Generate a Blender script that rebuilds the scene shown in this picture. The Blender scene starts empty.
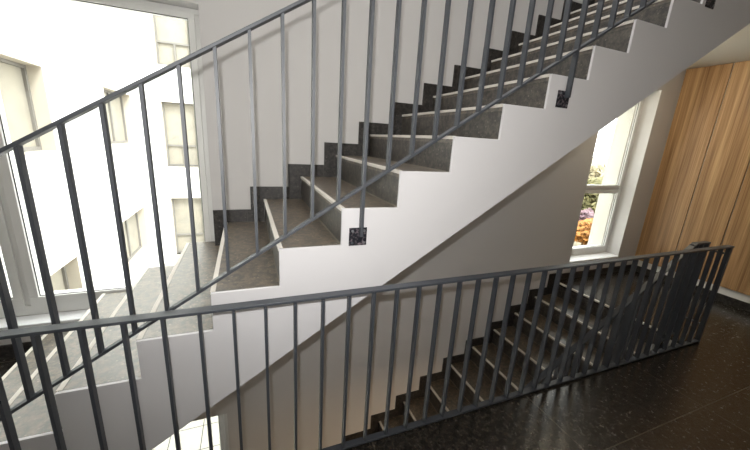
import bpy, bmesh, math, random
from mathutils import Vector, Matrix
random.seed(7)
SC = bpy.context.scene
COL = SC.collection

# ---------------------------------------------------------------- scale and key numbers
S = 1.1                       # plan units to metres
R, G = 0.165, 0.2626          # riser, going
F0 = -1.4465                  # gallery floor (eye is the origin of the plan)
STOREY = 18 * R
YS, YW = 1.3055, 2.4357       # open side of the flights, far wall
X0, Z0 = -0.6723, -0.9515     # nosing number 0 of the upper flight
XE = 4.66                     # timber end wall
XL = X0 + 15 * G              # where each flight lands
SL = R / G
YG, YR = 1.1763, 1.285        # gallery railing plane, stair railing plane
XC = -0.222                   # corner of the far wall beside the tall window
ZC = 0.97                     # underside of the landing above
def P(x, y, z): return Vector((x * S, y * S, (z - F0) * S))

# ---------------------------------------------------------------- camera
cd = bpy.data.cameras.new('camera'); cam = bpy.data.objects.new('camera', cd); COL.objects.link(cam)
yaw, pitch, roll, FPX = 0.3877, 0.2561, -0.06, 323.35
cy, sy, cp, sp, cr, sr = math.cos(yaw), math.sin(yaw), math.cos(pitch), math.sin(pitch), math.cos(roll), math.sin(roll)
fw = Vector((sy * cp, cy * cp, -sp)); rt = Vector((cy, -sy, 0)); dn = fw.cross(rt)
r2 = cr * rt + sr * dn; d2 = -sr * rt + cr * dn
M = Matrix((r2, -d2, -fw)).transposed().to_4x4(); M.translation = P(0, 0, 0)
cam.matrix_world = M
cd.sensor_fit = 'HORIZONTAL'; cd.sensor_width = 36; cd.lens = 36 * FPX / 750; cd.clip_start = .02; cd.clip_end = 900
SC.camera = cam

# ---------------------------------------------------------------- light and exposure
vs = SC.view_settings; vs.view_transform = 'Standard'; vs.look = 'None'; vs.gamma = 1; vs.use_curve_mapping = False
vs.exposure = 1.08
w = bpy.data.worlds.new('sky'); SC.world = w; w.use_nodes = True
bg = w.node_tree.nodes['Background']; bg.inputs[0].default_value = (1.0, 1.0, 0.99, 1); bg.inputs[1].default_value = 3.7
def light(name, kind, loc, energy, color=(1, 1, 1), size=None, size_y=None, aim=None):
    l = bpy.data.lights.new(name, kind); o = bpy.data.objects.new(name, l); COL.objects.link(o)
    l.energy = energy; l.color = color; o.location = loc
    if kind == 'AREA':
        l.shape = 'RECTANGLE'; l.size = size; l.size_y = size_y or size
    elif size: l.shadow_soft_size = size
    if aim is not None: o.rotation_euler = (aim - o.location).to_track_quat('-Z', 'Y').to_euler()
    return o
sun = light('sun', 'SUN', (0, 0, 12), 2.2, (1, .98, .95), aim=Vector((-4, 6, 4))); sun.data.angle = .3
fl = light('camera_flash', 'SPOT', P(-.026, .0, .09), 46, (1, .985, .96), .012, aim=P(.72, 2.4, -.30))
fl.data.spot_size = math.radians(112); fl.data.spot_blend = 1.0
light('stairwell_fill', 'AREA', P(.9, 1.9, 3.4), 34, (1, .98, .96), 1.6, .9, P(.9, 1.9, 0))  # unseen fill light, added to brighten the upper walls
light('gallery_fill', 'AREA', P(.4, .3, 1.15), 3, (1, .93, .84), .9, .5, P(.4, .3, 0))  # weak warm fill added over the gallery, stands for no known fixture
light('gallery_bounce_fill', 'AREA', P(.3, -1.2, .1), 14, (1, .97, .92), 1.2, .3, P(.3, -.9, 1.15))  # added fill aimed at the gallery ceiling, gives the steel bars something bright to reflect
light('landing_fill', 'AREA', P(3.4, 2.0, .94), 6.5, (1, .86, .62), .27, .27, P(4.4, 1.3, -.6))  # added warm fill hidden under the landing ceiling, brightens the oak panels
light('lower_hall_ceiling_lamp', 'AREA', P(1.6, .4, -2.1), 24, (1, .72, .44), 1.0, .6, P(1.6, .4, -4))

# ---------------------------------------------------------------- materials
def mat(name, color, rough=.6, metal=0, spec=.5, noise=None, bump=0, scale=20, nscale=None):
    m = bpy.data.materials.new(name); m.use_nodes = True; nt = m.node_tree; b = nt.nodes['Principled BSDF']
    b.inputs['Base Color'].default_value = (*color, 1); b.inputs['Roughness'].default_value = rough
    b.inputs['Metallic'].default_value = metal; b.inputs['Specular IOR Level'].default_value = spec
    tc = nt.nodes.new('ShaderNodeTexCoord')
    n = nt.nodes.new('ShaderNodeTexNoise'); n.inputs['Scale'].default_value = scale; n.inputs['Detail'].default_value = 6
    nt.links.new(tc.outputs['Object'], n.inputs['Vector'])
    if noise:
        cr_ = nt.nodes.new('ShaderNodeValToRGB'); e = cr_.color_ramp.elements
        e[0].position, e[0].color = noise[0], (*color, 1); e[1].position, e[1].color = noise[1], (*noise[2], 1)
        nt.links.new(n.outputs['Fac'], cr_.inputs[0]); nt.links.new(cr_.outputs[0], b.inputs['Base Color'])
    if bump:
        bp = nt.nodes.new('ShaderNodeBump'); bp.inputs['Strength'].default_value = bump; bp.inputs['Distance'].default_value = .004
        nt.links.new(n.outputs['Fac'], bp.inputs['Height']); nt.links.new(bp.outputs[0], b.inputs['Normal'])
    return m

def stone(name, base, tile=None, joint=(.10, .09, .075), rough=.3, spec=.5, ior=1.5, calm=False, jw=.002, bump=.12, fleck=6):
    """dark speckled stone, optionally with tile joints given as (axis, period, offset) in metres"""
    m = bpy.data.materials.new(name); m.use_nodes = True; nt = m.node_tree; N, L = nt.nodes, nt.links
    b = N['Principled BSDF']; tc = N.new('ShaderNodeTexCoord')
    n1 = N.new('ShaderNodeTexNoise'); n1.inputs['Scale'].default_value = 30; n1.inputs['Detail'].default_value = 8; n1.inputs['Roughness'].default_value = .75
    n2 = N.new('ShaderNodeTexNoise'); n2.inputs['Scale'].default_value = 9; n2.inputs['Detail'].default_value = 4
    v = N.new('ShaderNodeTexVoronoi'); v.inputs['Scale'].default_value = 34
    for t in (n1, n2, v): L.new(tc.outputs['Object'], t.inputs['Vector'])
    r1 = N.new('ShaderNodeValToRGB'); e = r1.color_ramp.elements
    e[0].position, e[0].color = .42, (base[0] * .35, base[1] * .35, base[2] * .35, 1)
    e[1].position, e[1].color = .66, (base[0] * 2.0, base[1] * 1.85, base[2] * 1.75, 1)
    if calm:
        for q in e: q.color = (*base, 1)
    L.new(n1.outputs['Fac'], r1.inputs[0])
    r2_ = N.new('ShaderNodeValToRGB'); e = r2_.color_ramp.elements
    e[0].position, e[0].color = .02, (1, 1, 1, 1); e[1].position, e[1].color = .22, (0, 0, 0, 1)
    L.new(v.outputs['Distance'], r2_.inputs[0])
    mul = N.new('ShaderNodeMath'); mul.operation = 'MULTIPLY'; L.new(r2_.outputs[0], mul.inputs[0]); L.new(n2.outputs['Fac'], mul.inputs[1])
    mx = N.new('ShaderNodeMix'); mx.data_type = 'RGBA'; mx.inputs['B'].default_value = (base[0] * fleck, base[1] * fleck, base[2] * fleck * .93, 1)
    if calm: mx.inputs['B'].default_value = (*base, 1)
    L.new(mul.outputs[0], mx.inputs['Factor']); L.new(r1.outputs[0], mx.inputs['A'])
    out = mx.outputs['Result']
    if tile:
        sx = N.new('ShaderNodeSeparateXYZ'); L.new(tc.outputs['Object'], sx.inputs[0]); fac = None
        for ax, per, off in tile:
            a = N.new('ShaderNodeMath'); a.operation = 'SUBTRACT'; L.new(sx.outputs[ax], a.inputs[0]); a.inputs[1].default_value = off
            p_ = N.new('ShaderNodeMath'); p_.operation = 'PINGPONG'; L.new(a.outputs[0], p_.inputs[0]); p_.inputs[1].default_value = per / 2
            c = N.new('ShaderNodeMath'); c.operation = 'LESS_THAN'; L.new(p_.outputs[0], c.inputs[0]); c.inputs[1].default_value = jw
            if fac is None: fac = c.outputs[0]
            else:
                q = N.new('ShaderNodeMath'); q.operation = 'MAXIMUM'; L.new(fac, q.inputs[0]); L.new(c.outputs[0], q.inputs[1]); fac = q.outputs[0]
        m2 = N.new('ShaderNodeMix'); m2.data_type = 'RGBA'; m2.inputs['B'].default_value = (*joint, 1)
        L.new(fac, m2.inputs['Factor']); L.new(out, m2.inputs['A']); out = m2.outputs['Result']
    L.new(out, b.inputs['Base Color'])
    rr = N.new('ShaderNodeMapRange'); rr.inputs['To Min'].default_value = rough - .07; rr.inputs['To Max'].default_value = rough + .1
    L.new(n1.outputs['Fac'], rr.inputs['Value']); L.new(rr.outputs[0], b.inputs['Roughness'])
    b.inputs['Specular IOR Level'].default_value = spec; b.inputs['IOR'].default_value = ior
    bp = N.new('ShaderNodeBump'); bp.inputs['Strength'].default_value = bump; bp.inputs['Distance'].default_value = .002
    L.new(n1.outputs['Fac'], bp.inputs['Height']); L.new(bp.outputs[0], b.inputs['Normal'])
    return m

def wood():
    m = bpy.data.materials.new('oak_veneer'); m.use_nodes = True; nt = m.node_tree; N, L = nt.nodes, nt.links; b = N['Principled BSDF']
    tc = N.new('ShaderNodeTexCoord'); mp = N.new('ShaderNodeMapping'); mp.inputs['Scale'].default_value = (8, 14, .35); L.new(tc.outputs['Object'], mp.inputs[0])
    n = N.new('ShaderNodeTexNoise'); n.inputs['Scale'].default_value = 1.6; n.inputs['Detail'].default_value = 5; n.inputs['Distortion'].default_value = .3; L.new(mp.outputs[0], n.inputs[0])
    mp2 = N.new('ShaderNodeMapping'); mp2.inputs['Scale'].default_value = (60, 90, 1.2); L.new(tc.outputs['Object'], mp2.inputs[0])
    f = N.new('ShaderNodeTexNoise'); f.inputs['Scale'].default_value = 1.5; f.inputs['Detail'].default_value = 4; L.new(mp2.outputs[0], f.inputs[0])
    a = N.new('ShaderNodeMath'); a.operation = 'MULTIPLY_ADD'; a.inputs[1].default_value = .35; L.new(f.outputs['Fac'], a.inputs[0])
    s_ = N.new('ShaderNodeMath'); s_.operation = 'MULTIPLY'; s_.inputs[1].default_value = .65; L.new(n.outputs['Fac'], s_.inputs[0]); L.new(s_.outputs[0], a.inputs[2])
    r = N.new('ShaderNodeValToRGB'); e = r.color_ramp.elements
    e[0].position, e[0].color = .36, (.24, .125, .052, 1); e[1].position, e[1].color = .64, (.62, .40, .205, 1)
    x = r.color_ramp.elements.new(.5); x.color = (.45, .262, .120, 1)
    L.new(a.outputs[0], r.inputs[0]); L.new(r.outputs[0], b.inputs['Base Color']); b.inputs['Roughness'].default_value = .42
    return m

def glass():
    m = bpy.data.materials.new('window_glass'); m.use_nodes = True; nt = m.node_tree; N, L = nt.nodes, nt.links; N.remove(N['Principled BSDF'])
    t = N.new('ShaderNodeBsdfTransparent'); t.inputs[0].default_value = (.95, .97, .96, 1); g = N.new('ShaderNodeBsdfGlossy'); g.inputs['Roughness'].default_value = .01
    fr = N.new('ShaderNodeFresnel'); fr.inputs[0].default_value = 1.45; mx = N.new('ShaderNodeMixShader')
    gm = N.new('ShaderNodeNewGeometry'); iv = N.new('ShaderNodeMath'); iv.operation = 'SUBTRACT'; iv.inputs[0].default_value = 1; L.new(gm.outputs['Backfacing'], iv.inputs[1])
    ml = N.new('ShaderNodeMath'); ml.operation = 'MULTIPLY'; L.new(iv.outputs[0], ml.inputs[0]); L.new(fr.outputs[0], ml.inputs[1])
    L.new(ml.outputs[0], mx.inputs[0]); L.new(t.outputs[0], mx.inputs[1]); L.new(g.outputs[0], mx.inputs[2]); L.new(mx.outputs[0], N['Material Output'].inputs[0])
    return m

PLASTER = mat('white_plaster', (.65, .635, .625), .85, spec=.2, bump=.08, scale=140)
STRING = mat('white_stair_paint', (.69, .68, .695), .6, spec=.3, bump=.04, scale=120)
CEIL = mat('ceiling_paint', (.74, .72, .66), .9, spec=.1)
SKIM = mat('end_wall_paint', (.82, .80, .77), .7, spec=.2)
TREAD = stone('stair_stone', (.094, .075, .051), tile=[('Y', 1.3, 1.87 * S)], rough=.36, spec=.5, ior=2.1)
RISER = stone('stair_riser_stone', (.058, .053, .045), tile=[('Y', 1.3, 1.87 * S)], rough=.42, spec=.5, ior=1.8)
SKIRT = stone('skirting_stone', (.032, .03, .028), tile=[('X', .6, 0)], joint=(.06, .055, .05), rough=.38)
FLOOR = stone('floor_stone', (.028, .0255, .022), tile=[('X', 1.1, 1.53 * S), ('Y', .6, .75 * S)], joint=(.075, .066, .053), rough=.24, spec=.5, ior=1.65, jw=.003, bump=.03, fleck=3)
JOINT = mat('grout', (.26, .24, .20), .8)
NOSE = mat('pale_nosing', (.70, .66, .60), .5, spec=.4)
STEEL = mat('painted_grey_steel', (.040, .047, .060), .52, metal=.0, spec=1.0, bump=.03, scale=200)
BRKT = mat('smeared_bracket_steel', (.012, .015, .022), .4, metal=.3, noise=(.50, .72, (.34, .27, .30)), scale=70)
BOLT = mat('bright_bolt', (.35, .36, .38), .35, metal=.8)
FRAME = mat('white_window_plastic', (.80, .80, .78), .35, spec=.5)
SILL = mat('white_sill', (.82, .83, .84), .35, spec=.5)
GASK = mat('dark_gasket', (.03, .03, .03), .6)
GLASS = glass(); WOOD = wood()
FACADE = mat('white_render', (.86, .86, .85), .9, spec=.1, bump=.05, scale=30)
REVEAL = mat('cream_reveal', (.50, .455, .39), .8)
OUTSKIN = mat('pale_outer_render', (.62, .60, .54), .8)
BLIND = mat('pale_blind', (.26, .242, .205), .7, noise=(.4, .6, (.30, .275, .225)), scale=3)
FACFR = mat('grey_facade_frame', (.19, .18, .165), .6)
PAVE = stone('courtyard_slabs', (.37, .355, .32), tile=[('Y', .47, 4.66 * S), ('X', .47, .1)], joint=(.06, .06, .055), rough=.8, spec=.1, calm=True, jw=.006)

# ---------------------------------------------------------------- mesh helpers
class MB:
    def __init__(s): s.v = []; s.f = []
    def poly8(s, pts):
        b = len(s.v); s.v += [tuple(p) for p in pts]
        for q in ((0, 3, 2, 1), (4, 5, 6, 7), (0, 1, 5, 4), (1, 2, 6, 5), (2, 3, 7, 6), (3, 0, 4, 7)): s.f.append(tuple(b + i for i in q))
        return s
    def box(s, x0, x1, y0, y1, z0, z1):       # plan units
        return s.poly8([P(x0, y0, z0), P(x1, y0, z0), P(x1, y1, z0), P(x0, y1, z0), P(x0, y0, z1), P(x1, y0, z1), P(x1, y1, z1), P(x0, y1, z1)])
    def prism(s, pts, y0, y1):                # polygon in X,Z drawn through from y0 to y1
        b = len(s.v); n = len(pts)
        s.v += [tuple(P(x, y0, z)) for x, z in pts] + [tuple(P(x, y1, z)) for x, z in pts]
        s.f.append(tuple(b + i for i in range(n))); s.f.append(tuple(b + n + i for i in reversed(range(n))))
        for i in range(n):
            j = (i + 1) % n; s.f.append((b + i, b + n + i, b + n + j, b + j))
        return s
    def sbar(s, x0, z0, x1, z1, y0, y1, t):   # sloped flat bar, t = vertical thickness
        return s.prism([(x0, z0 - t), (x1, z1 - t), (x1, z1), (x0, z0)], y0, y1)
    def cyl(s, c, ax, r, h, n=12):            # metres
        ax = Vector(ax).normalized(); u = ax.orthogonal().normalized(); w_ = ax.cross(u); b = len(s.v); c = Vector(c)
        for k in range(2):
            for i in range(n):
                a = 2 * math.pi * i / n; s.v.append(tuple(c + ax * h * k + (u * math.cos(a) + w_ * math.sin(a)) * r))
        s.f.append(tuple(b + i for i in reversed(range(n)))); s.f.append(tuple(b + n + i for i in range(n)))
        for i in range(n): j = (i + 1) % n; s.f.append((b + i, b + j, b + n + j, b + n + i))
        return s
    def build(s, name, m, parent=None, bevel=0, smooth=False, origin=None):
        me = bpy.data.meshes.new(name); o = Vector(origin) if origin is not None else Vector((0, 0, 0))
        me.from_pydata([tuple(Vector(v) - o) for v in s.v], [], s.f); me.update()
        bm = bmesh.new(); bm.from_mesh(me); bmesh.ops.recalc_face_normals(bm, faces=bm.faces); bm.to_mesh(me); bm.free()
        me.materials.append(m); ob = bpy.data.objects.new(name, me); COL.objects.link(ob)
        if parent is not None:
            ob.parent = parent; o = o - Vector(parent.get('_w', (0, 0, 0)))
        ob.location = o
        if bevel:
            md = ob.modifiers.new('bevel', 'BEVEL'); md.width = bevel; md.segments = 2; md.limit_method = 'ANGLE'
        return ob
def tag(o, label=None, cat=None, group=None, kind=None):
    for k, v in (('label', label), ('category', cat), ('group', group), ('kind', kind)):
        if v: o[k] = v
    return o
def empty(name, loc=(0, 0, 0)):
    o = bpy.data.objects.new(name, None); COL.objects.link(o); o.empty_display_size = .1; o.location = loc; o['_w'] = tuple(loc); return o
def struct(o, label=None, cat=None): return tag(o, label, cat, None, 'structure')
def cells(mb, axis, u0, u1, z0, z1, d0, d1, holes):
    """wall slab with rectangular openings; axis X: u along X, thickness in Y"""
    us = sorted({u0, u1, *[h[0] for h in holes], *[h[1] for h in holes]}); zs = sorted({z0, z1, *[h[2] for h in holes], *[h[3] for h in holes]})
    us = [u for u in us if u0 <= u <= u1]; zs = [z for z in zs if z0 <= z <= z1]
    for a, b in zip(us, us[1:]):
        run = None
        for c, d in zip(zs, zs[1:]):
            cu, cz = (a + b) / 2, (c + d) / 2
            solid = not any(h[0] < cu < h[1] and h[2] < cz < h[3] for h in holes)
            if solid: run = [run[0] if run else c, d]
            if (not solid or d == zs[-1]) and run:
                if axis == 'X': mb.box(a, b, d0, d1, run[0], run[1])
                else: mb.box(d0, d1, a, b, run[0], run[1])
                run = None
    return mb

# ---------------------------------------------------------------- the room shell
FL_ = F0 - STOREY                  # floor of the storey below
XW, YB, TOP = -2.6, -1.6, 3.6
SILLZ, HEAD = -1.24, .72
WL0 = -2.3
wins_left = [(WL0, XC, SILLZ + k * STOREY, HEAD + k * STOREY) for k in (-1, 0)] + [(WL0, XC, SILLZ + STOREY, 3.3)]
win_right = [(3.46, 4.32, SILLZ, HEAD)]
struct(cells(MB(), 'X', XW - .3, XE + .3, FL_ - .3, TOP + .2, YW, 2.62, wins_left + win_right).build('wall_far', PLASTER), 'white plastered wall along the far side of both stair flights', 'wall')
outer = [(WL0 + .08, XC - .09, a + .06, b) for _, _, a, b in wins_left] + [(3.54, 4.25, SILLZ + .04, HEAD)]
struct(cells(MB(), 'X', XW - .3, XE + .3, FL_ - .3, TOP + .2, 2.621, 2.80, outer).build('wall_far_outside', OUTSKIN), 'cream outer skin of the stairwell wall around its windows', 'wall')
struct(MB().box(XE, XE + .3, YB, YW, FL_ - .3, TOP).build('wall_right', SKIM), 'end wall of the landing, white below its timber cladding', 'wall')
struct(MB().box(XW - .3, XW, YB, YW, FL_ - .3, TOP).build('wall_left', PLASTER), 'white end wall left of the tall window', 'wall')
struct(MB().box(XW - .3, XE + .3, YB - .3, YB, FL_ - .3, TOP).build('wall_back', PLASTER), 'white wall behind the gallery', 'wall')
struct(MB().box(XW - .3, XE + .3, YB, YW, TOP, TOP + .2).build('ceiling_stairwell', CEIL), 'white ceiling high over the stairwell', 'ceiling')
def slab(name, m, zt, zb, label, cat='floor'):
    mb = MB()
    b = F0 if zt == F0 else zt
    mb.prism([(XW, zb), (XE, zb), (XE, zt), (XW, zt)], YB, YG + .025)
    mb.box(XL + .001, XE, YG + .025, YW, zb, zt)
    return struct(mb.build(name, m), label, cat)
slab('floor_gallery', FLOOR, F0, F0 - .03, 'dark stone tiled gallery floor beside the stairs')
slab('floor_upper', FLOOR, F0 + STOREY, F0 + STOREY - .03, 'dark stone floor of the landing above')
mb = MB().box(XW, XE, YB, YG + .02, F0 - .25, F0 - .03); mb.box(XL + .02, XE, YG + .02, YW, ZC - STOREY, F0 - .03)
struct(mb.build('ceiling_lower', CEIL), 'underside of the gallery slab', 'ceiling')
mb = MB().box(XW, XE, YB, YG + .02, ZC + .2, F0 + STOREY - .03); mb.box(XL + .02, XE, YG + .02, YW, ZC, F0 + STOREY - .03)
struct(mb.build('ceiling_landing', CEIL), 'pale ceiling over the landing beneath the upper flight', 'ceiling')
XS = X0 - 2 * G                    # first riser of the upper flight
struct(MB().box(XW, XS + .004, YG + .025, YW, F0 - .2, F0).build('floor_window_end', FLOOR), 'dark stone floor at the foot of the upper flight', 'floor')
struct(MB().box(XW - .3, XE + .3, YB, YW, FL_ - .3, FL_).build('floor_lower', FLOOR), 'dark floor of the storey below', 'floor')

# skirtings (stone) on the landing and under the window
HS = .09
struct(MB().box(XL - .02, XE, YW - .012, YW, F0, F0 + HS - .015).build('baseboard_far', SKIRT), 'dark stone skirting on the far wall of the landing', 'skirting')
struct(MB().box(XE - .012, XE, YB, YW - .012, F0, F0 + .08).build('baseboard_right', SKIRT), 'dark stone skirting at the foot of the end wall', 'skirting')
struct(MB().box(XW, XS, YW - .012, YW, F0, F0 + HS).build('baseboard_left', SKIRT), 'dark stone skirting under the tall window sill', 'skirting')

# oak cladding boards on the end wall
seams = [2.43, 2.032, 1.68, 1.328, .976, .624, .272, -.08, -.432, -.784, -1.136, -1.488]
where = ['narrow oak veneer wall panel next to the far corner and the window', 'oak veneer wall panel between the corner panel and the edge of the photo', 'oak veneer wall panel cut by the right edge of the photo']
clad = MB()
for i, (a, b) in enumerate(zip(seams, seams[1:])):
    if i < 3:
        o = MB().box(XE - .019, XE - .001, b + .005, a - .005, -1.286, ZC - .002).build('wall_panel', WOOD, bevel=.002, origin=P(XE, (a + b) / 2, -1.286))
        tag(o, where[i], 'wall panel', 'oak panels cladding the end wall')
    else: clad.box(XE - .019, XE - .001, b + .005, a - .005, -1.286, ZC - .002)
struct(clad.build('wall_right_cladding', WOOD, bevel=.002), 'rest of the oak cladding on the end wall of the gallery', 'wall')

# ---------------------------------------------------------------- windows
def window(name, x0, x1, z0, z1, mull=None, trans=None, fr=.058, right=None, bot=None, label='', dy=0):
    e = struct(empty(name, P((x0 + x1) / 2, 2.58, z0)), label, 'window')
    y0, y1 = 2.545 + dy, 2.62 + dy; rt_ = right or fr; bt = bot or fr
    m = MB().box(x0, x1, y0, y1, z0, z0 + bt * .55).box(x0, x1, y0, y1, z1 - fr * .55, z1).box(x0, x0 + fr * .55, y0, y1, z0 + bt * .55, z1 - fr * .55).box(x1 - rt_ * .5, x1, y0, y1, z0 + bt * .55, z1 - fr * .55)
    m.build('window_frame', FRAME, e, .004)
    us = [x0 + fr * .55] + ([mull - .014, mull + .014] if mull else []) + [x1 - rt_ * .5]
    zz = [z0 + bt * .55] + ([trans - .016, trans + .016] if trans else []) + [z1 - fr * .55]
    if mull: MB().box(mull - .014, mull + .014, y0 + .006, y1, zz[0], zz[-1]).build('mullion', FRAME, e, .003)
    if trans: MB().box(us[0], us[-1], y0 + .006, y1, trans - .016, trans + .016).build('transom', FRAME, e, .003)
    for a, b in zip(us[::2], us[1::2]):
        for c, d in zip(zz[::2], zz[1::2]):
            s = .047 if mull else .04
            sr_ = rt_ * .5 if b == us[-1] else s; sb = bt * .45 if c == zz[0] else (.03 if trans else s)
            st = .032 if d != zz[-1] else fr * .45
            g = MB().box(a, b, y0 - .008, y1 - .01, c, c + sb).box(a, b, y0 - .008, y1 - .01, d - st, d).box(a, a + s, y0 - .008, y1 - .01, c + sb, d - st).box(b - sr_, b, y0 - .008, y1 - .01, c + sb, d - st)
            sash = g.build('sash', FRAME, e, .003)
            k = .004
            q = MB().box(a + s, b - sr_, 2.552 + dy, 2.556 + dy, c + sb, c + sb + k).box(a + s, b - sr_, 2.552 + dy, 2.556 + dy, d - st - k, d - st).box(a + s, a + s + k, 2.552 + dy, 2.556 + dy, c + sb, d - st).box(b - sr_ - k, b - sr_, 2.552 + dy, 2.556 + dy, c + sb, d - st)
            gs = q.build('gasket', GASK, e)
            pn = MB().box(a + s - .005, b - sr_ + .005, 2.576 + dy, 2.584 + dy, c + sb - .005, d - st + .005).build('pane', GLASS, e)
    return e
w1 = window('window_1', WL0, XC, SILLZ + .012, HEAD, mull=-1.335, right=.072, bot=.125, label='tall white framed window at the left behind the stairs')
MB().box(WL0, X0 - G + .02, YW - .02, 2.545, SILLZ - .03, SILLZ + .012).build('sill', SILL, w1, .006)
w2 = window('window_2', 3.46, 4.32, SILLZ + .012, HEAD, trans=-.41, dy=.045, right=.062, bot=.085, label='white framed window with a transom beside the oak panelling')
MB().box(3.46, 4.32, YW - .015, 2.60, SILLZ - .025, SILLZ + .012).build('sill', SILL, w2, .006)
w3 = window('window_3', WL0, XC, SILLZ - STOREY + .012, HEAD - STOREY, mull=-1.335, right=.072, bot=.125, label='white framed window of the storey below, under the stairs')
w4 = window('window_4', WL0, XC, SILLZ + STOREY + .012, 3.3, mull=-1.335, right=.072, bot=.125, label='white framed window of the storey above, unseen, added for daylight')  # unseen opening added to let daylight in from above

# ---------------------------------------------------------------- stair flights
def flight(dz, label, group=None):
    root = empty('staircase', P(X0 - 3 * G + G, YS, F0 + dz)); tag(root, label, 'staircase')
    z = lambda i: Z0 + i * R + dz
    x = lambda i: X0 + i * G
    floor_z = F0 + dz
    def zig(lo, hi, drop, sx):      # tread surface outline, lowered by drop, pushed back by sx
        pts = [(x(lo) + sx, floor_z - (.0 if drop == 0 else 0))]
        for i in range(lo, hi + 1):
            pts += [(x(i) + sx, z(i) - drop), (x(i + 1) + sx, z(i) - drop)]
        return pts
    c = -1.044 + dz
    zend = ZC + dz
    def body(drop, sx, y0, y1):
        pts = zig(-2, 14, drop, sx)
        pts[0] = (x(-2) + sx, floor_z + .0005)
        pts += [(x(15) + sx, F0 + STOREY + dz - .031)] if drop else [(x(15), F0 + STOREY + dz - .0005)]
        pts += [(XL + .02, F0 + STOREY + dz - .031), (XL + .02, zend), ((zend - c) / SL, zend)]
        pts += [((floor_z - .2 - c) / SL, floor_z - .2), (x(-2) + .005, floor_z - .2)]
        return MB().prism(pts, y0, y1)
    body(.03, .022, YS + .014, YW).build('flight_slab', STRING, root)
    body(0, 0, YS, YS + .014).build('side_string', STRING, root, .0015)
    for i in range(-2, 15):
        y1 = YW
        if i >= -1 and x(i) < XC: y1 = 2.525
        xb = x(i + 1) + .022
        m = MB()
        if y1 > YW:
            xe = min(xb, XC - .002)
            m.box(x(i) + .004, xb, YS + .0145, YW - .0005, z(i) - .03, z(i)); m.box(x(i) + .004, xe, YW - .0005, y1, z(i) - .03, z(i))
        else: m.box(x(i) + .004, xb, YS + .0145, y1 - .0005, z(i) - .03, z(i))
        t = m.build('tread', TREAD, root)
        MB().box(x(i) - .003, x(i) + .003, YS + .0145, min(y1, YW if x(i) > XC else y1), z(i) - .013, z(i) + .002).box(x(i) + .003, x(i) + .016, YS + .0145, y1 if x(i) < XC else YW - .013, z(i), z(i) + .002).build('nosing', NOSE, root, .001)
        MB().box(x(i) + .004, x(i) + .0215, YS + .0145, (y1 if x(i) < XC else YW - .0005), (z(i - 1) if i > -2 else floor_z), z(i) - .03).build('riser', RISER, root)
        if y1 > YW:   # block carrying the tread inside the window recess
            MB().box(x(i) + .022, min(x(i + 1) + .022, XC - .002), YW + .0005, y1, SILLZ + dz + .013, z(i) - .03).build('recess_block', STRING, root)
        MB().box(x(i + 1) - .0005, x(i + 1) + .0045, YS + .016, YW - .0125, z(i), z(i) + .0025).build('joint', JOINT, root)
    i = 15
    MB().box(x(i) - .003, x(i) + .022, YS + .0145, YW - .013, z(i), z(i) + .002).box(x(i) - .003, x(i) + .003, YS + .0145, YW - .013, z(i) - .013, z(i)).build('nosing', NOSE, root, .001)
    MB().box(x(i) + .004, x(i) + .0215, YS + .0145, YW - .0005, z(i - 1), z(i) - .031).build('riser', RISER, root)
    # stepped stone skirting on the far wall
    ws = HS; up = []; lowp = []
    for j in range(1, 15):
        a = max(x(j), XC + .002) if j > 1 else XC + .002
        lowp += [(a, z(j) + .0005), (x(j + 1) + .004, z(j) + .0005)]
    lowp += [(x(15) + .004, z(15) + .0005)]
    up = [(XC + .002, z(2) + HS)]
    for j in range(3, 16):
        up += [(x(j) - ws, z(j - 1) + HS), (x(j) - ws, z(j) + HS)]
    up += [(x(15) + .004, z(15) + HS)]
    pts = lowp + up[::-1]
    sk = MB().prism(pts, YW - .012, YW - .0005).build('baseboard_upper_stairs' if dz == 0 else 'baseboard_lower_stairs', SKIRT)
    struct(sk, 'stepped dark stone skirting up the far wall along the %s flight' % ('upper' if dz == 0 else 'lower'), 'skirting')
    return root
flight(0, 'white sided stair flight with dark stone steps rising across the middle of the photo')
flight(-STOREY, 'shaded stair flight with dark stone steps seen through the gallery railing')

# ---------------------------------------------------------------- railings
def dup(o, parent, loc):
    c = o.copy(); COL.objects.link(c); c.parent = parent; c.location = loc; return c
BW, BD = .0105, .026
def bars(root, xs, zb, zt, y, slope=0):
    """identical flat uprights, one object each"""
    first = None
    for x in xs:
        a, b = zb(x), zt(x)
        if first is None:
            first = MB().prism([(x - BW / 2, a - slope * BW / 2), (x + BW / 2, a + slope * BW / 2), (x + BW / 2, b + slope * BW / 2), (x - BW / 2, b - slope * BW / 2)], y - BD / 2, y + BD / 2).build('bar', STEEL, root, origin=P(x, y, a))
            base = first.location.copy(); b0 = x; bz = a
        else:
            dup(first, root, base + Vector(((x - b0) * S, 0, (a - bz) * S)))
def bracket(root, x, z, y=YS):
    c = P(x, y, z); h = .045
    pl = MB().poly8([c + Vector(v) for v in ((-h, -.006, -h), (h, -.006, -h), (h, -.0005, -h), (-h, -.0005, -h), (-h, -.006, h), (h, -.006, h), (h, -.0005, h), (-h, -.0005, h))]).build('mounting_plate', BRKT, root, .0015)
    for sx in (-1, 1):
        for sz in (-1, 1):
            MB().cyl(c + Vector((sx * .03, -.0065, sz * .03)), (0, -1, 0), .0065, .006, 6).build('bolt', BOLT if (sx, sz) != (-1, -1) else STEEL, root)
    return pl
SP = .1077
SP2 = .1015
def bx(k): return .461 + k * SP if k <= 10 else .461 + 10 * SP + (k - 10) * SP2
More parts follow.
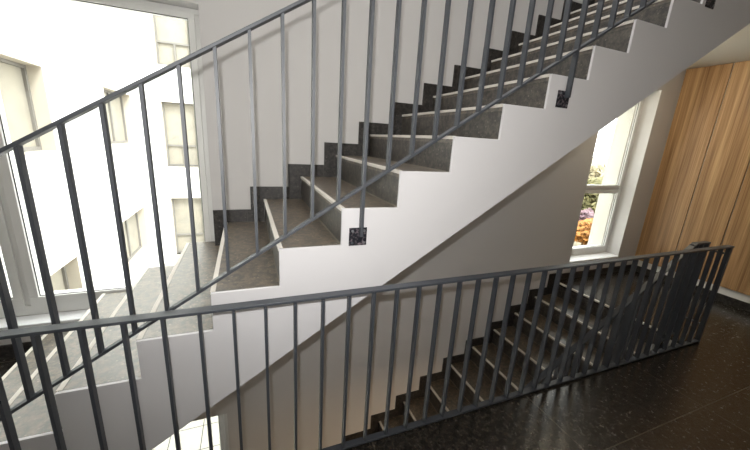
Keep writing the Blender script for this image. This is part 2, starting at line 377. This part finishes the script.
def stair_rail(dz, x_lo, x_hi, posts, label, name='stair_railing', level_end=None):
    up_ = .045 if dz else 0
    ct, cb = .322 + dz + up_, -.487 + dz + up_
    root = empty(name, P(x_lo, YR, ct + SL * x_lo - .8)); tag(root, label, 'railing')
    W = .019
    root_x = x_hi
    if level_end:
        xk, xend = level_end; zk = SL * xk + ct
        MB().sbar(x_lo, SL * x_lo + ct, xk, zk, YR - W, YR + W, .0125).build('handrail', STEEL, root, .0015)
        MB().box(xk, xend, YR - W, YR + W, zk - .0115, zk).build('handrail_return', STEEL, root, .0015)
        x_hi = xk
    else:
        MB().sbar(x_lo, SL * x_lo + ct, x_hi, SL * x_hi + ct, YR - W, YR + W, .0125).build('handrail', STEEL, root, .0015)
    MB().sbar(x_lo, SL * x_lo + cb + .0125, x_hi, SL * x_hi + cb + .0125, YR - W * .8, YR + W * .8, .0125).build('bottom_rail', STEEL, root, .0015)
    xs = [bx(k) for k in range(-25, 40) if k not in posts and x_lo + .03 < bx(k) < x_hi - .005]
    bars(root, xs, lambda x: SL * x + cb + .012, lambda x: SL * x + ct - .012, YR, SL)
    for k in posts:
        x = bx(k); zb = SL * x + cb - .215
        MB().box(x - .0065, x + .0065, YR - .0135, YR + .0135, zb, SL * x + ct - .0125).build('post', STEEL, root, .0015)
        bracket(root, x - .008, zb - .006)
    return root, ct, cb
stair_rail(0, -1.30, 3.10, [-15, 0, 10, 20], 'grey steel railing on the open side of the upper stair flight')
rt_low, ct, cb = stair_rail(-STOREY, -1.30, 3.10, [-15, 0, 10, 20], 'grey steel railing of the lower flight, partly hidden behind the gallery railing', level_end=(3.165, 3.345))
zk = SL * 3.165 + ct
XG, ZT, ZB_ = 3.41, -.6159, -1.4265
MB().box(3.325, 3.345, YR - .015, YR + .015, F0 + .001, zk - .0115).build('post', STEEL, rt_low, .0015)
MB().box(3.10, 3.325, YR - .015, YR + .015, F0 + .035, F0 + .047).build('bottom_rail', STEEL, rt_low, .0015)
bars(rt_low, [3.14, 3.20, 3.265], lambda x: F0 + .047, lambda x: zk - .0115, YR)

gr = empty('gallery_railing', P(.9, YG, F0)); tag(gr, 'long level steel railing along the edge of the gallery floor in the foreground', 'railing')
MB().box(-1.5, XG, YG - .02, YG + .02, ZT - .011, ZT).build('handrail', STEEL, gr, .0015)
MB().box(-1.5, XG, YG - .016, YG + .016, ZB_ - .011, ZB_).build('bottom_rail', STEEL, gr, .0015)
bars(gr, [.0495 + .1113 * k for k in range(-13, 31) if k not in (-13,)], lambda x: ZB_, lambda x: ZT - .011, YG)
for x in (-1.49, XG - .009): MB().box(x - .009, x + .009, YG - .0145, YG + .0145, F0 + .0005, ZT - .011).build('post', STEEL, gr, .0015)
MB().box(XG - .03, XG, YG + .0165, YR + .014, ZT - .075, ZT - .062).build('cross_link', STEEL, gr, .001)
MB().box(XG - .03, XG, YG + .0165, YR + .014, F0 + .15, F0 + .162).build('cross_link', STEEL, gr, .001)

# ---------------------------------------------------------------- outside: courtyard wings
XF, YF = -2.73, 12.06
bld = empty('apartment_building', P(XF, YF, FL_)); tag(bld, 'white rendered building with recessed windows around the courtyard outside the left window', 'building')
H0, H1 = FL_, 10.5
lw = []; fwn = []
for k in (-1, 0, 1, 2):
    for a, b in ((4.9, 6.66), (8.95, 10.8)): lw.append((a, b, -.47 + k * STOREY, .77 + k * STOREY))
    for a, b in ((-2.31, -1.345), (.2, 1.17), (2.7, 3.67), (5.2, 6.17)): fwn.append((a, b, -1.175 + k * STOREY, .77 + k * STOREY))
cells(MB(), 'Y', 3.05, YF + .5, H0, H1, XF - .27, XF, lw).build('wing_wall', FACADE, bld)
cells(MB(), 'X', XF, 9, H0, H1, YF, YF + .3, fwn).build('rear_wall', FACADE, bld)
for a, b, c, d in lw:
    o = MB().box(XF - .25, XF - .22, a, b, c, d).build('blind', BLIND, bld)
    MB().box(XF - .22, XF - .18, a, a + .06, c, d).box(XF - .22, XF - .18, b - .06, b, c, d).box(XF - .22, XF - .18, a + .06, b - .06, d - .06, d).box(XF - .22, XF - .18, a + .06, b - .06, c, c + .08).box(XF - .22, XF - .18, (a + b) / 2 - .04, (a + b) / 2 + .04, c + .08, d - .06).build('window', FACFR, bld)
    MB().box(XF - .18, XF - .004, b - .012, b + .0, c, d).box(XF - .18, XF - .004, a, b - .012, d - .012, d).box(XF - .18, XF + .03, a, b - .012, c, c + .02).build('reveal', REVEAL, bld)
for a, b, c, d in fwn:
    MB().box(a, b, YF + .2, YF + .24, c, d).build('blind', BLIND, bld)
    mz = c + .62
    MB().box(a, a + .05, YF + .14, YF + .2, c, d).box(b - .05, b, YF + .14, YF + .2, c, d).box(a + .05, b - .05, YF + .14, YF + .2, d - .05, d).box(a + .05, b - .05, YF + .14, YF + .2, c, c + .05).box(a + .05, b - .05, YF + .14, YF + .2, mz, mz + .05).box((a + b) / 2 - .02, (a + b) / 2 + .02, YF + .14, YF + .2, c + .05, mz).build('window', FACFR, bld)
    MB().box(a, a + .012, YF + .003, YF + .14, c, d).box(b - .012, b, YF + .003, YF + .14, c, d).box(a + .012, b - .012, YF + .003, YF + .14, d - .012, d).box(a, b, YF - .03, YF + .14, c - .02, c).build('reveal', REVEAL, bld)
struct(MB().box(XF, 9, 2.80, YF, FL_ - .2, FL_ - .01).build('ground_courtyard', PAVE), 'pale paving slabs of the courtyard below', 'ground')

# ---------------------------------------------------------------- outside: field, shrubs and trees past the right window
GR = mat('dry_meadow', (.12, .105, .065), .95, noise=(.4, .65, (.17, .15, .10)), scale=.25)
mb = MB().box(9.01, 420, -60, 420, FL_ - .4, FL_ - .2); struct(mb.build('ground_meadow', GR), 'pale dry meadow beyond the building', 'ground')
def leaf(name, c): return mat(name, c, .7, noise=(.35, .7, (c[0] * 1.6, c[1] * 1.5, c[2] * 1.4)), scale=1.2)
BARK = mat('bark', (.09, .06, .04), .9)
def shrub(name, x, y, h, rad, m, label, cat, n=900, leafsz=.16):
    base = P(x, y, FL_ - .2); root = empty(name, base); tag(root, label, cat)
    mb = MB(); mb.cyl(base, (0, 0, 1), .09, h * S * .5, 8)
    for a in range(4): mb.cyl(base + Vector((0, 0, h * S * .35)), (math.cos(a * 1.6), math.sin(a * 1.6), 1.3), .04, h * S * .35, 6)
    mb.build('trunk', BARK, root)
    lf = MB(); rnd = random.Random(int(x * 10))
    blobs = [(Vector((rnd.uniform(-.5, .5) * rad, rnd.uniform(-.5, .5) * rad, h * rnd.uniform(.45, .85))), rad * rnd.uniform(.4, .62)) for _ in range(7)]
    for _ in range(n):
        c, rr = rnd.choice(blobs); d = Vector((rnd.gauss(0, 1), rnd.gauss(0, 1), rnd.gauss(0, 1))).normalized()
        p = base + (c + d * rr * rnd.uniform(.6, 1)) * S; u = Vector((rnd.gauss(0, 1), rnd.gauss(0, 1), rnd.gauss(0, 1))).normalized(); v = u.orthogonal().normalized() * leafsz * .6; u = u * leafsz
        b = len(lf.v); lf.v += [tuple(p - u), tuple(p + v), tuple(p + u), tuple(p - v)]; lf.f.append((b, b + 1, b + 2, b + 3))
    lf.build('foliage', m, root)
shrub('autumn_shrub', 15.2, 10.2, 1.25, 1.0, leaf('orange_leaves', (.20, .085, .012)), 'bright orange autumn shrub low in the right window', 'shrub')
shrub('flowering_shrub', 18.9, 12.9, 1.45, .75, leaf('pink_leaves', (.14, .09, .105)), 'pale pink shrub behind the orange shrub', 'shrub')
shrub('dark_shrub', 17.7, 11.45, 1.0, .4, leaf('grey_leaves', (.026, .024, .032)), 'small dark grey shrub right of the pink shrub', 'shrub')
shrub('meadow_tree', 21.6, 14.3, 2.6, 2.1, leaf('yellow_leaves', (.13, .125, .055)), 'yellow green tree standing on the meadow past the right window', 'tree', 2600, .2)
shrub('meadow_tree', 31, 22.5, 2.7, 3.0, leaf('straw_leaves', (.17, .15, .09)), 'straw coloured tree farther away on the meadow', 'tree', 2600, .26)
for o in SC.objects:
    if '_w' in o: del o['_w']
